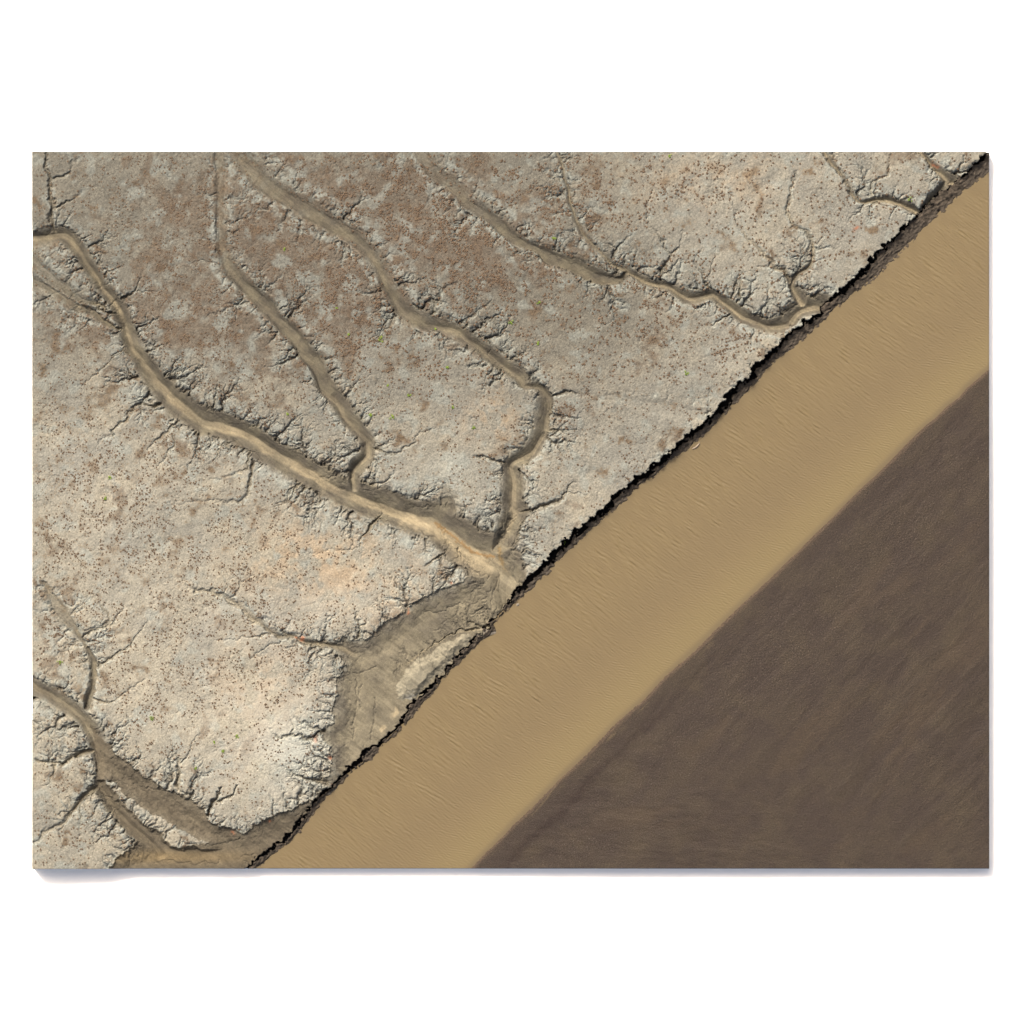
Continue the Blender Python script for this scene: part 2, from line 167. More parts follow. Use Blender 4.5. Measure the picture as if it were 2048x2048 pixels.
def carve(P):
    for p, q in zip(P[:-1], P[1:]):
        soft = (p[5] + q[5]) / 2; silt = (p[6] + q[6]) / 2; sf = min(max(soft, 0), 1)
        r = max(p[2], p[3], q[2], q[3]); r = r * (3.1 if max(p[4], q[4]) > .7 and r > 7 else 1.6) + 10
        w = windows(p[0], p[1], q[0], q[1], r)
        if not w: continue
        d, t, cr = segd(w, p[0], p[1], q[0], q[1]); dq, tq, cq = segd(w, p[0], p[1], q[0], q[1], QX, QY)
        lo = lambda i: p[i] + (q[i] - p[i]) * t
        wd = np.where(cr < 0, lo(2), lo(3)); dep = lo(4)
        # blend the side widths near the axis so the profile is continuous
        u = d / np.maximum(wd, 0.8)
        small = np.clip(wd / 14.0, 0, 1)
        fl = (.16 + .29 * sf) * small
        uq = np.where(wd > 7, dq / np.maximum(np.where(cq < 0, p[2] + (q[2] - p[2]) * tq, p[3] + (q[3] - p[3]) * tq), .8), u)
        k = np.clip((uq - fl) / (1 - fl), 0, 1)
        scarp = (.27 - .18 * sf - .05 * max(soft - 1, 0)) * np.where(cr < 0, 1.0, .5)
        body = 1 - (1 - scarp) * k ** (0.85)
        lipw = 2.4 / np.maximum(wd, 1.5)
        f = np.where(u < 1, body, scarp * np.clip(1 - (u - 1) / lipw, 0, 1))
        rim = np.where((dep > .7) & (wd > 7), .20 * np.exp(-np.maximum(u - 1, 0) * 1.2) * np.clip(1 - (u - 1) / 2.0, 0, 1), (.10 + .06 * sf) * np.exp(-np.maximum(u - 1, 0) * 2.2) * np.clip(1 - (u - 1) / .6, 0, 1)) * (u >= 1)     # gentle fall of the flat towards the lip
        z = -dep * np.maximum(f, 0) 
        z = np.where(u >= 1, np.minimum(z, -dep * rim * 1.0), z)
        H[w] = np.minimum(H[w], z)
        m = dep > .35
        LOWU[w] = np.where(m, np.minimum(LOWU[w], u), LOWU[w]); BEDU[w] = np.where(m, np.minimum(BEDU[w], uq), BEDU[w])
        off = np.where(cq < 0, dq + .05 * wd, np.maximum(dq - .10 * wd, 0)) if silt > 1.2 else dq
        sl = silt * np.exp(-((off / np.maximum(.19 * wd + 1.2, 1)) ** 4))
        SILT[w] = np.maximum(SILT[w], sl)
CH = [smooth(P, 4 if len(P) > 6 else 2) for P in CH]
for P in CH: carve(P)

# ------------------------------------------------------------------ basins bounded by a traced lip
def inside(poly):
    m = np.zeros(X.shape, bool); n = len(poly)
    for i in range(n):
        xi, yi = poly[i][:2]; xj, yj = poly[i - 1][:2]
        if yi == yj: continue
        m ^= ((yi > PY) != (yj > PY)) & (PX < (xj - xi) * (PY - yi) / (yj - yi) + xi)
    return m
def distpoly(P, r):
    D = np.full(X.shape, 1e3)
    for p, q in zip(P[:-1], P[1:]):
        w = windows(p[0], p[1], q[0], q[1], r)
        if w: D[w] = np.minimum(D[w], segd(w, p[0], p[1], q[0], q[1])[0])
    return D
lipD = T('F', [(1300, 1200), (1240, 1300), (1180, 1330), (1060, 1380), (900, 1460), (850, 1500), (760, 1560), (680, 1610), (600, 1690), (540, 1700), (440, 1690), (350, 1760), (430, 1800), (440, 1850)]) + \
       T('H', [(440, 430), (400, 500), (390, 640), (370, 720), (375, 790), (290, 860), (340, 930), (355, 1010), (350, 1130), (300, 1150), (330, 1190), (280, 1230), (300, 1260)])
polyD = lipD + T('H', [(460, 1180), (700, 980), (1000, 700), (1300, 320), (1450, 180), (1550, 60)]) + T('F', [(1600, 1350), (1450, 1230), (1380, 1180)])
lipE = T('G', [(420, 800), (480, 880), (560, 960), (640, 1035), (700, 1080), (780, 1140), (850, 1190), (920, 1225), (1000, 1240), (1080, 1300), (1170, 1385), (1210, 1440), (1300, 1462), (1400, 1490), (1470, 1470), (1545, 1390), (1640, 1370), (1740, 1340), (1840, 1280), (1900, 1235)])
lipE2 = T('G', [(470, 1200), (530, 1330), (590, 1420), (660, 1490), (720, 1560), (690, 1590), (610, 1640), (535, 1725), (500, 1790)])
polyE = lipE + T('G', [(2050, 1300), (1700, 1640), (1500, 1800)]) + lipE2[::-1]
island = T('G', [(525, 1155), (600, 1205), (680, 1280), (780, 1350), (900, 1430), (1000, 1480), (1100, 1535), (1180, 1565), (1090, 1575), (1030, 1592), (950, 1585), (880, 1510), (800, 1455), (700, 1390), (640, 1310), (570, 1240), (525, 1180), (525, 1155)])
nb = noise(10, 200, 2.5, 21)
for poly, lips, dep, wid in ((polyD, [lipD], 1.45, 42), (polyE, [lipE, lipE2], 1.5, 34)):
    m = inside(poly); d = np.full(X.shape, 1e3)
    for l in lips: d = np.minimum(d, distpoly(l, 60))
    z = -(dep * (.36 + .64 * np.clip(d / wid, 0, 1) ** .8) * np.clip(d / 2.2, 0, 1) + .06 * nb * np.clip(d / 30, 0, 1))
    H = np.where(m, np.minimum(H, z), np.minimum(H, -.10 * dep * np.exp(-d / 14)))
    LOWU = np.where(m, np.minimum(LOWU, .55), LOWU)
mi = inside(island); di = distpoly(island, 40)
zi = np.where(mi, -.35 - .25 * np.exp(-di / 4), -.5 - np.where(Y > np.interp(X, [210, 400], [1560, 1700]), di / 9.0, di / 30.0))
isl = (zi > H) & ((di < 40) | mi)
H = np.where(isl, np.maximum(H, zi), H)
LOWU = np.where(mi, 3.0, LOWU)
# pale bar between the basin gully and the river
bar = T('H', [(1300, 215), (1180, 330), (1080, 450), (980, 560), (890, 640), (790, 640), (780, 560), (860, 430), (960, 370), (1080, 290), (1200, 225), (1300, 215)])
mb = inside(bar); db = distpoly(bar, 30)
H = np.where(mb, H + .75 * np.clip(db / 16, 0, 1), H)
LOWU0 = LOWU.copy()

# ------------------------------------------------------------------ small branching rills, cut into the lips
RL = np.zeros_like(X); RB2 = np.zeros_like(X)
def cut(x0, y0, x1, y1, w0, w1, d0, d1):
    w = windows(x0, y0, x1, y1, max(w0, w1) * 4 + 6)
    if not w: return
    d, t, _ = segd(w, x0, y0, x1, y1)
    ww = w0 + (w1 - w0) * t; dd = d0 + (d1 - d0) * t
    RB2[w] = np.maximum(RB2[w], dd * .9 * np.clip(1 - d / (ww * 4.2 + 1), 0, 1) ** 2)
    RL[w] = np.maximum(RL[w], dd * np.clip(1.15 - d / ww, 0, 1))
def rill(x, y, a, L, w, d, lev=0):
    n = max(2, int(L / 4.0)); a0 = a
    for i in range(n):
        a = a0 + (a - a0) * .75 + random.gauss(0, .27)
        x2, y2 = x + math.cos(a) * L / n, y + math.sin(a) * L / n
        f0, f1 = 1 - i / n * .75, 1 - (i + 1) / n * .75
        cut(x, y, x2, y2, w * f0, w * f1, d * f0, d * f1)
        if lev < 2 and random.random() < (.50 if lev == 0 else .28):
            rill(x2, y2, a + random.choice((-1, 1)) * random.uniform(.5, 1.1), L * random.uniform(.3, .55), w * f1 * .8, d * f1 * .8, lev + 1)
        x, y = x2, y2
def along(P, left, right, dens=8.0, amp=1.0):
    for p, q in zip(P[:-1], P[1:]):
        dx, dy = q[0] - p[0], q[1] - p[1]; L = math.hypot(dx, dy)
        if L < .01: continue
        for side, on in ((-1, left), (1, right)):
            n = np.random.default_rng(int(p[0] * 7 + side)).poisson(L / dens * on) if on else 0
            for _ in range(n):
                t = random.random(); wd = (p[2] + (q[2] - p[2]) * t) if side < 0 else (p[3] + (q[3] - p[3]) * t)
                if len(p) > 4 and wd < 5.5: continue
                ang = math.atan2(dy, dx) + side * math.pi / 2 + random.gauss(0, .33)
                cx = p[0] + dx * t + math.cos(math.atan2(dy, dx) + side * math.pi / 2) * wd * .86
                cy = p[1] + dy * t + math.sin(math.atan2(dy, dx) + side * math.pi / 2) * wd * .86
                l = min(75, 6 + random.expovariate(1 / 17.0)) * amp
                rill(cx, cy, ang, l, .85 + l * .032, (.11 + l * .0085) * min(1.3, (p[4] if len(p) > 4 else 1.2)))
for P in CH:
    if len(P) > 6 and max(p[2] for p in P) > 7.5: along([p[:5] for p in P], .9, .7, 6.3)
along([p[:4] + (1.5,) if p[2] > 5.5 else (p[0], p[1], 4.0, 4.0) for p in CH[-1]], 1, 1, 4.0, .8)
for l, sgn in ((lipD, 1), (lipE, 1), (lipE2, 1)):
    P = [(x, y, .01, .01) for x, y in [p[:2] for p in l]]
    along(P, 1 if l is not lipE2 else 0, 0 if l is not lipE2 else 1, 5.5, 1.1) if l is not lipD else along(P, 0, 1, 5.5, 1.1)
P = [(x, y, .01, .01) for x, y in [p[:2] for p in T('G', [(525, 1155), (700, 1390), (880, 1510), (1030, 1592)])]]
along(P, 1, 0, 6)
for a in np.arange(band[0].min(), band[0].max(), 7.0):       # notches in the river cliff
    if random.random() < .5:
        b = np.interp(a, *band) - 6; x, y = (a + b) / math.sqrt(2), (b - a) / math.sqrt(2)
        l = 4 + random.expovariate(1 / 5.0); rill(x, y, math.radians(225 + random.gauss(0, 28)), l, .9 + l * .03, .14 + l * .012)
# rills that run over the flats
flat_ok = (LOWU > 1.6) & (dl < -12)
for _ in range(800):
    x = random.uniform(70, 1600); y = random.uniform(310, 1730)
    j, i = min(ny - 1, int((y - Y0) / ST)), min(nx - 1, int((x - X0) / ST))
    if flat_ok[j, i]: rill(x, y, random.uniform(0, 6.3) if random.random() < .3 else math.radians(random.choice((-50, 130)) + random.gauss(0, 25)), random.uniform(12, 48), 1.0, .10)
nm = noise(40, 250, 2, 31)
def draw(k, pts, w, d):
    P = smooth([p[:2] for p in T(k, pts)], 3)
    for p, q in zip(P[:-1], P[1:]): cut(p[0], p[1], q[0], q[1], w, w, d, d)
for k, pts in [('F', [(1400, 1370), (1340, 1440), (1180, 1480), (1060, 1520), (960, 1535)]), ('F', [(1180, 1480), (1165, 1560), (1060, 1600)]), ('F', [(1440, 1300), (1415, 1400), (1390, 1470), (1400, 1560)]), ('F', [(1540, 1200), (1570, 1320), (1560, 1420)]), ('F', [(1490, 1180), (1530, 1290), (1600, 1400)]),
               ('F', [(1400, 1560), (1330, 1540), (1290, 1510)]), ('F', [(1230, 1590), (1190, 1560), (1170, 1520)]), ('F', [(1250, 1590), (1280, 1550), (1270, 1510)]), ('F', [(1130, 1640), (1090, 1620), (1060, 1600)]), ('F', [(1110, 1660), (1060, 1640), (1020, 1640)]),
               ('H', [(510, 500), (530, 640), (510, 760), (500, 900)]), ('H', [(560, 540), (540, 620), (560, 700)]), ('H', [(640, 420), (560, 470), (500, 480)]), ('H', [(900, 350), (940, 400), (960, 460)]), ('H', [(1000, 330), (1000, 400), (1040, 450)]), ('H', [(1060, 280), (1090, 360), (1130, 400)]), ('H', [(650, 640), (640, 760), (620, 900)]),
               ('G', [(700, 1180), (850, 1225), (980, 1240)]), ('G', [(1400, 1660), (1550, 1625), (1700, 1560), (1830, 1440)]), ('G', [(1000, 1560), (1200, 1580), (1400, 1540)]), ('G', [(880, 1680), (1060, 1700), (1250, 1690)])]:
    draw(k, pts, 1.4, .34)
for l, offs in ((lipD, (11, 19, 28)), (lipE, (10, 18))):
    dd_ = distpoly(l, 60) + 2.2 * noise(14, 70, 1.8, 67); ins = inside(polyD if l is lipD else polyE)
    for n_, o_ in enumerate(offs): RL = np.maximum(RL, .26 * np.exp(-((dd_ - o_) / 1.0) ** 2) * ins * sst(-.5, .5, noise(40, 160, 2, 68 + n_)))
H = H - RL * np.where(LOWU < .8, .36, .58) - RB2 * np.where(LOWU < .8, .2, .78)

# ------------------------------------------------------------------ relief of the flats and cracked crust
flat = sst(.8, 1.15, LOWU)
und = noise(60, 500, 3, 41); mid = noise(14, 90, 2.2, 42); fine = noise(3.0, 9, 1.2, 43); fine2 = noise(5, 24, 1.4, 44)
rough = .55 + .45 * sst(-.5, 1.2, nm)
H = H + (und * .11 + mid * .05) * (.2 + .8 * flat) + (fine * .014 + fine2 * .017) * (.12 + .88 * flat) * rough
# jittered-cell crust: distance between the two nearest cell centres gives polygonal cracks
def cracks(cell, seed):
    r = np.random.default_rng(seed)
    cx = np.floor(PX / cell).astype(int); cy = np.floor(PY / cell).astype(int)
    tx = r.random((512, 512)); ty = r.random((512, 512))
    f1 = np.full(X.shape, 1e9); f2 = f1.copy()
    for oy in (-1, 0, 1):
        for ox in (-1, 0, 1):
            ix, iy = (cx + ox) % 512, (cy + oy) % 512
            d = np.hypot((cx + ox + tx[iy, ix]) * cell - PX, (cy + oy + ty[iy, ix]) * cell - PY)
            f2 = np.minimum(f2, np.maximum(f1, d)); f1 = np.minimum(f1, d)
    return f2 - f1
ck1 = np.clip(1 - cracks(15, 5) / 1.5, 0, 1); ck2 = np.clip(1 - cracks(6.5, 6) / 1.5, 0, 1)
cm1 = sst(-.1, 1.3, noise(50, 300, 2, 51)); cm2 = sst(-.4, 1.2, noise(40, 240, 2, 52))
H -= (ck1 * cm1 * .07 + ck2 * cm2 * .022) * flat

# terraces and creases on the banks
bank = (1 - flat) * sst(.12, .5, LOWU)
ridg = 1 - np.abs(noise(9, 50, 1.8, 61)) ; crease = np.clip(ridg, 0, 1) ** 6
bu = BEDU + .05 * noise(12, 60, 1.8, 64)
lineA = np.exp(-((bu - .62) / .022) ** 2) * sst(-.6, .6, noise(40, 160, 2, 65)); lineB = np.exp(-((bu - .38) / .018) ** 2) * sst(-.3, .8, noise(40, 160, 2, 66))
crease = np.maximum(crease * .35, np.maximum(lineA, lineB)) * (BEDU < 3)
H -= bank * crease * .11
H += bank * np.sin(BEDU * 34 + ws1) * .012 * (BEDU < 1)
H += bank * noise(4, 30, 1.6, 63, ang=math.radians(45), aniso=2.5) * .010

# ------------------------------------------------------------------ river cliff, wet shelf, bed
WATER = -2.0
shelfw = np.maximum(bw - bl, 14)
open_m = sst(.9, .3, LOWU)                                   # channel mouths
dl = B_ - bl + jag
t = np.clip((dl) / np.maximum(dl - dw, 6), 0, 1)
blocky = .7 * noise(4, 20, 1.2, 71, ang=math.radians(-45), aniso=2.2)
shelf = -1.10 - 1.0 * t + .09 * blocky + .05 * fine2
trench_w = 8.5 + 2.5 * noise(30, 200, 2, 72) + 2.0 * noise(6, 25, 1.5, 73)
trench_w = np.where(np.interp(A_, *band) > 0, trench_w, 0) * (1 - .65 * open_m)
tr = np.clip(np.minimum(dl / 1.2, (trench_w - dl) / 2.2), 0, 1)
shelf = shelf - 1.9 * tr  # slot added below the lip, deep enough to keep sky light out
below = WATER - .02 - .10 * np.clip(dw, 0, 20)
zr = np.where(dw > 0, below, np.maximum(shelf, WATER - 1.0))
H = np.where(dl > 0, np.minimum(np.where(tr > 0, 9, H + 9), zr), H)
H = np.maximum(H, BASE + .1)

# ------------------------------------------------------------------ colours of the ground (albedo)
def col(r, g, b): return np.array([r, g, b])
def lin(r, g, b):
    c = np.array([r, g, b]) / 255.0
    return np.where(c < .04045, c / 12.92, ((c + .055) / 1.055) ** 2.4)
KA = 0.280                                                    # picture value -> albedo at this exposure
def G(x, y, r, rx=None):
    rx = rx or r; return np.exp(-(((X - x) / r) ** 2 + ((Y - y) / rx) ** 2))
CREAM, GREY, BROWN, RUST, COOL, TAN, MUD, SILTC, WET = [lin(*c) * KA for c in ((204, 191, 168), (181, 174, 160), (149, 131, 112), (142, 116, 94), (192, 193, 182), (156, 144, 121), (128, 118, 103), (212, 190, 153), (112, 98, 84))]
PEACH = lin(226, 196, 160) * KA
cA = noise(30, 260, 2.2, 81); cB = noise(16, 140, 1.8, 82); cC = noise(8, 60, 1.4, 83); cD = noise(3, 12, .8, 84)
def mix(c, d, m): m = np.clip(m, 0, 1)[..., None]; return c * (1 - m) + d * m
COL = np.broadcast_to(GREY, X.shape + (3,)).copy()
warm = sst(700, 1500, Y + (900 - X) * .25)
COL = mix(COL, CREAM, .30 + .35 * warm + .25 * cA)
north = G(560, 430, 200, 150) + G(860, 440, 170, 150) + G(480, 640, 170, 110) + G(720, 560, 180, 130) + G(250, 640, 90) + .6 * G(1010, 530, 160, 60) + .75 * G(1130, 825, 70, 30) + .6 * G(100, 620, 70) + .5 * G(330, 430, 90) + .6 * G(90, 1270, 50, 80) + .35 * G(420, 900, 120, 60) + .5 * G(1130, 410, 60) + .4 * G(640, 1000, 90, 40)
north = np.clip(north, 0, 1)
COL = mix(COL, lin(156, 147, 131) * KA, .62 * (1 - sst(520, 900, Y)) * (1 - sst(1050, 1450, X)) + .4 * np.clip(G(1150, 620, 250, 130), 0, 1))
COL = mix(COL, BROWN, sst(-.5, 1.0, cA * .5 + cB * .6 + north * 2.5 - 1.15 + cC * .3) * .82)
COL = mix(COL, RUST, sst(.7, 2.0, cB + cC * .5 + north * 1.8 - 1.5) * .6)
leftm = G(170, 1050, 190, 260) + G(240, 820, 140, 90) * .7 + .5 * G(150, 1350, 120)
COL = mix(COL, lin(150, 126, 96) * KA, sst(1.1, 2.4, cC * .5 + cB * .6 + leftm * .9 + cD * .5) * .7)
COL = mix(COL, COOL, sst(.5, 1.8, noise(14, 110, 1.9, 85) + .7 * (G(790, 490, 60) + G(690, 610, 60) + G(540, 590, 50) + G(1500, 560, 160, 80) + G(420, 800, 100))) * .6)
COL = mix(COL, PEACH, (.5 * G(690, 1160, 150, 75) + .5 * G(520, 1370, 90, 100) + .6 * G(985, 840, 60, 45) + .55 * G(600, 1100, 110, 60) + .35 * G(1420, 360, 160, 60)) * sst(-1.2, .8, cB + cC * .5))
COL = mix(COL, COOL * 1.3, .8 * (G(620, 1640, 70, 40) + G(600, 1500, 70, 60) + .5 * G(900, 950, 50, 40)))
ne = np.maximum(np.exp(-((LOWU - 1.35) / .35) ** 2), sst(.03, .14, RB2) * .8) * (H > -.9)
COL = mix(COL, COOL * 1.12, ne * sst(-1.0, .7, noise(7, 60, 1.6, 86)) * .8)
COL = COL * (1 + .10 * cD + .06 * noise(3, 6, .3, 87))[..., None]
# mud of the channels and basins
low = 1 - sst(.86, 1.04, LOWU)
depthm = sst(-.25, -1.1, H)
mudc = mix(np.broadcast_to(TAN, COL.shape), MUD, .45 + .35 * noise(12, 90, 2, 88) + .4 * sst(.2, .7, LOWU))
COL = mix(COL, mudc, low * (.15 + .85 * depthm))
COL = mix(COL, SILTC, (.35 + .65 * depthm) * np.clip(SILT * (.75 + .22 * noise(30, 160, 2, 89)), 0, 1.6) * .42 * low)
def stroke(k, pts, wd, c, a):
    global COL
    P = [p[:2] for p in T(k, pts)]; COL = mix(COL, c, a * np.exp(-(np.where(True, distpoly(P, wd * 2.2), 0) / wd) ** 2))
stroke('F', [(850, 935), (1000, 985), (1080, 1035), (1180, 1110), (1290, 1185), (1390, 1225), (1440, 1250)], 11, SILTC * 1.05, .8)
stroke('F', [(1180, 1150), (1300, 1240), (1400, 1290)], 14, SILTC, .6)
stroke('F', [(1030, 960), (1100, 1005), (1190, 1075), (1290, 1142), (1400, 1165)], 3, lin(190, 146, 88) * KA, .8)
stroke('F', [(1440, 1120), (1480, 1290), (1475, 1340)], 5, lin(172, 140, 90) * KA, .7)
bas = inside(polyD)
COL = mix(COL, lin(170, 156, 130) * KA, bas * sst(14, 42, distpoly(lipD, 60)) * (.75 + .25 * nb) * (1 - .6 * np.clip(RL * 3, 0, 1)))
COL = mix(COL, lin(186, 174, 150) * KA, mb * .85)
COL = mix(COL, lin(205, 198, 186) * KA, G(828, 1398, 16, 14) * sst(-.8, .6, wf1 + wn1) * mb)
for x, y, r in ((788, 1428, 8), (765, 1462, 6)): COL = mix(COL, SILTC, 1.4 * np.exp(-(((PX - x) / r) ** 2 + ((PY - y) / (r * 1.3)) ** 2) ** 2) * .8)
basE = inside(polyE) & ~mi
COL = mix(COL, lin(128, 114, 94) * KA, basE * .75)
COL = mix(COL, lin(168, 144, 106) * KA, basE * G(330, 1715, 170, 14) * .9)
rl = np.clip(RL / .35, 0, 1)
COL = mix(COL, MUD * .72, rl * .4 * (bas | basE))
COL = mix(COL, MUD * .8, rl * .45 * flat)
COL = COL * (1 - .30 * (ck1 * cm1 + .6 * ck2 * cm2) * flat)[..., None]
COL = mix(COL, MUD * .62, bank * crease * .7)
for x, y, r in ((631, 1479, 5), (604, 1275, 4), (590, 1277, 4), (1715, 455, 5), (1872, 332, 6), (658, 1516, 4), (668, 1570, 5), (905, 1165, 3), (818, 1222, 3), (465, 1667, 4), (538, 1642, 3)):
    COL = mix(COL, lin(226, 142, 98) * KA, np.exp(-(((PX - x) / r) ** 2 + ((PY - y) / (r * .7)) ** 2)) * .9)
# wet shelf under the river cliff and its face, plus painted shade at the foot
wet_shade_m = np.where(dl > -.5, 1.0, 0.0)
COL = mix(COL, WET * (1 + .0), wet_shade_m)
COL = np.where((wet_shade_m > .5)[..., None], COL * (1 + .15 * blocky + .08 * cD)[..., None], COL)
COL = mix(COL, lin(40, 36, 36) * KA, wet_shade_m * (tr > .02) * 1.0)  # cliff-foot shadow painted near-black into the trench colour
COL = mix(COL, lin(190, 158, 112) * KA, wet_shade_m * sst(-2.2, 0, dw) * .6)
COL = mix(COL, lin(216, 208, 193) * KA, .45 * np.clip(G(560, 1480, 170, 170) + .8 * G(560, 1230, 230, 60) + .5 * G(200, 1050, 150, 200), 0, 1) * flat * sst(-1.6, .8, cB))
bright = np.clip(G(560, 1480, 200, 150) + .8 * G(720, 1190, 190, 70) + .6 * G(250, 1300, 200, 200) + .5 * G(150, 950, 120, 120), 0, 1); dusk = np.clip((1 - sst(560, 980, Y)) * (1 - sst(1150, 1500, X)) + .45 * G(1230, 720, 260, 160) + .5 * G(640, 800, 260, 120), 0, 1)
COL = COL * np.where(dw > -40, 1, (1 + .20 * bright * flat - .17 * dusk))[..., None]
bed = low * (1 + .10 * noise(3, 40, 1.2, 90, ang=math.radians(38), aniso=6) + .05 * cD); COL = COL * (1 - low + bed)[..., None]
COL = COL * np.array([.965, 1.0, .985]); g_ = COL.mean(-1, keepdims=True); COL = g_ + (COL - g_) * np.where(low > .5, .92, .86)[..., None]
COL = np.clip(COL, .004, .8)

# ------------------------------------------------------------------ mesh from grid
def grid_mesh(name, GX, GY, GZ, vm, COLA=None, mat=None):
    h, w = GZ.shape
    # skirt: one more ring at the panel edge, going down to the base
    def pad(A): return np.pad(A, [(1, 1), (1, 1)] + [(0, 0)] * (A.ndim - 2), mode='edge')
    PXx, PYy, PZ, VM = pad(GX), pad(GY), pad(GZ).copy(), pad(vm)
    PZ[0, :] = PZ[-1, :] = BASE; PZ[:, 0] = PZ[:, -1] = BASE
    h, w = PZ.shape
    idx = np.arange(h * w).reshape(h, w)
    fm = VM[:-1, :-1] & VM[1:, :-1] & VM[:-1, 1:] & VM[1:, 1:]
    q = np.stack([idx[1:, :-1][fm], idx[1:, 1:][fm], idx[:-1, 1:][fm], idx[:-1, :-1][fm]], 1)
    used = np.zeros(h * w, bool); used[q.ravel()] = True
    remap = np.cumsum(used) - 1; q = remap[q].astype(np.int32)
    co = np.stack([wx(PXx.ravel()[used]), wy(PYy.ravel()[used]), PZ.ravel()[used]], 1).astype(np.float32)
    me = bpy.data.meshes.new(name)
    me.vertices.add(len(co)); me.vertices.foreach_set('co', co.ravel())
    me.loops.add(q.size); me.loops.foreach_set('vertex_index', q.ravel())
    me.polygons.add(len(q)); me.polygons.foreach_set('loop_start', np.arange(0, q.size, 4, dtype=np.int32))
    me.polygons.foreach_set('use_smooth', np.ones(len(q), bool))
    me.update(calc_edges=True)
    if COLA is not None:
        c = np.ones((len(co), 4), np.float32); c[:, :3] = pad(COLA).reshape(-1, 3)[used]
        at = me.color_attributes.new('soil', 'FLOAT_COLOR', 'POINT'); at.data.foreach_set('color', c.ravel())
    if mat: me.materials.append(mat)
    o = bpy.data.objects.new(name, me); C.objects.link(o); return o

# ------------------------------------------------------------------ materials
def newmat(name):
    m = bpy.data.materials.new(name); m.use_nodes = True
    nt = m.node_tree; b = nt.nodes['Principled BSDF']; return m, nt, b
def tex(nt, kind, scale, **kw):
    n = nt.nodes.new(kind); n.inputs['Scale'].default_value = scale
    for k, v in kw.items():
        if k in n.inputs: n.inputs[k].default_value = v
    return n
def coord(nt, rot=0, sc=(1, 1, 1)):
    tc = nt.nodes.new('ShaderNodeTexCoord'); mp = nt.nodes.new('ShaderNodeMapping')
    mp.inputs['Rotation'].default_value[2] = rot; mp.inputs['Scale'].default_value = sc
    nt.links.new(tc.outputs['Object'], mp.inputs[0]); return mp.outputs[0]
def ground_mat(name, rough, spec, grain, bump, grain_scale, fine_scale):
    m, nt, b = newmat(name); L = nt.links.new
    at = nt.nodes.new('ShaderNodeVertexColor'); at.layer_name = 'soil'
    v = coord(nt)
    n1 = tex(nt, 'ShaderNodeTexNoise', grain_scale, Detail=6.0, Roughness=.7); L(v, n1.inputs['Vector'])
    mr = nt.nodes.new('ShaderNodeMapRange'); mr.inputs['From Min'].default_value = .25; mr.inputs['From Max'].default_value = .75
    mr.inputs['To Min'].default_value = 1 - grain; mr.inputs['To Max'].default_value = 1 + grain; L(n1.outputs['Fac'], mr.inputs['Value'])
    mu = nt.nodes.new('ShaderNodeVectorMath'); mu.operation = 'SCALE'; L(at.outputs['Color'], mu.inputs[0]); L(mr.outputs[0], mu.inputs['Scale'])
    L(mu.outputs[0], b.inputs['Base Color'])
    n2 = tex(nt, 'ShaderNodeTexNoise', fine_scale, Detail=5.0, Roughness=.65); L(v, n2.inputs['Vector'])
    vo = nt.nodes.new('ShaderNodeTexVoronoi'); vo.feature = 'DISTANCE_TO_EDGE'; vo.inputs['Scale'].default_value = 2.2; L(v, vo.inputs['Vector'])
    cl = nt.nodes.new('ShaderNodeMapRange'); cl.inputs['From Max'].default_value = .16; L(vo.outputs['Distance'], cl.inputs['Value'])
    ad = nt.nodes.new('ShaderNodeMath'); ad.operation = 'MULTIPLY_ADD'; ad.inputs[1].default_value = .35; L(cl.outputs[0], ad.inputs[0]); L(n2.outputs['Fac'], ad.inputs[2])
    bp = nt.nodes.new('ShaderNodeBump'); bp.inputs['Strength'].default_value = 1.0; bp.inputs['Distance'].default_value = bump
    L(ad.outputs[0], bp.inputs['Height']); L(bp.outputs[0], b.inputs['Normal'])
    b.inputs['Roughness'].default_value = rough; b.inputs['Specular IOR Level'].default_value = spec
    return m
mat_land = ground_mat('tidal_mud', .9, .15, .15, .055, 2.0, 3.2)
mat_flat = ground_mat('dark_wet_mud', .7, .15, .42, .10, 3.6, 3.8)

# ------------------------------------------------------------------ land
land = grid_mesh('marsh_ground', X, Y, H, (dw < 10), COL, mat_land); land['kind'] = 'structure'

# ------------------------------------------------------------------ river
RS = 1.5
rxs = np.linspace(X0, X1, int((X1 - X0) / RS) + 1); rys = np.linspace(Y0, Y1, int((Y1 - Y0) / RS) + 1)
RX, RY = np.meshgrid(rxs, rys); sh = RX.shape
RA = (RX - RY) / math.sqrt(2); RB = (RX + RY) / math.sqrt(2)
rbw = np.interp(RA, *edge); rbm = np.interp(RA, *mude)
def waves(lam, ang, spread, seed, bw_=.35):
    r = np.random.default_rng(seed); f = np.fft.rfft2(r.standard_normal(sh))
    fy = np.fft.fftfreq(sh[0], RS)[:, None]; fx = np.fft.rfftfreq(sh[1], RS)[None, :]
    k = np.hypot(fx, fy); k[0, 0] = 1e-6; th = np.arctan2(fy, fx)
    d = np.angle(np.exp(2j * (th - ang))) / 2
    a = np.exp(-(np.log(k * lam) / bw_) ** 2) * np.exp(-(d / spread) ** 2)
    n = np.fft.irfft2(f * a, s=sh); return n / n.std()
u = np.clip((RB - rbw) / (rbm - rbw), 0, 1)
wA = waves(9.0, math.radians(-48), .38, 101, .38); wB = waves(5.2, math.radians(-52), .28, 102); wC = waves(4.8, math.radians(-78), .16, 103, .25); wL = waves(60, math.radians(-45), .9, 104, .8); wD = waves(16, math.radians(-40), .16, 105, .3)
env = np.clip(.75 + .40 * wL, .2, 1.6)
mask = sst(0, .12, u)
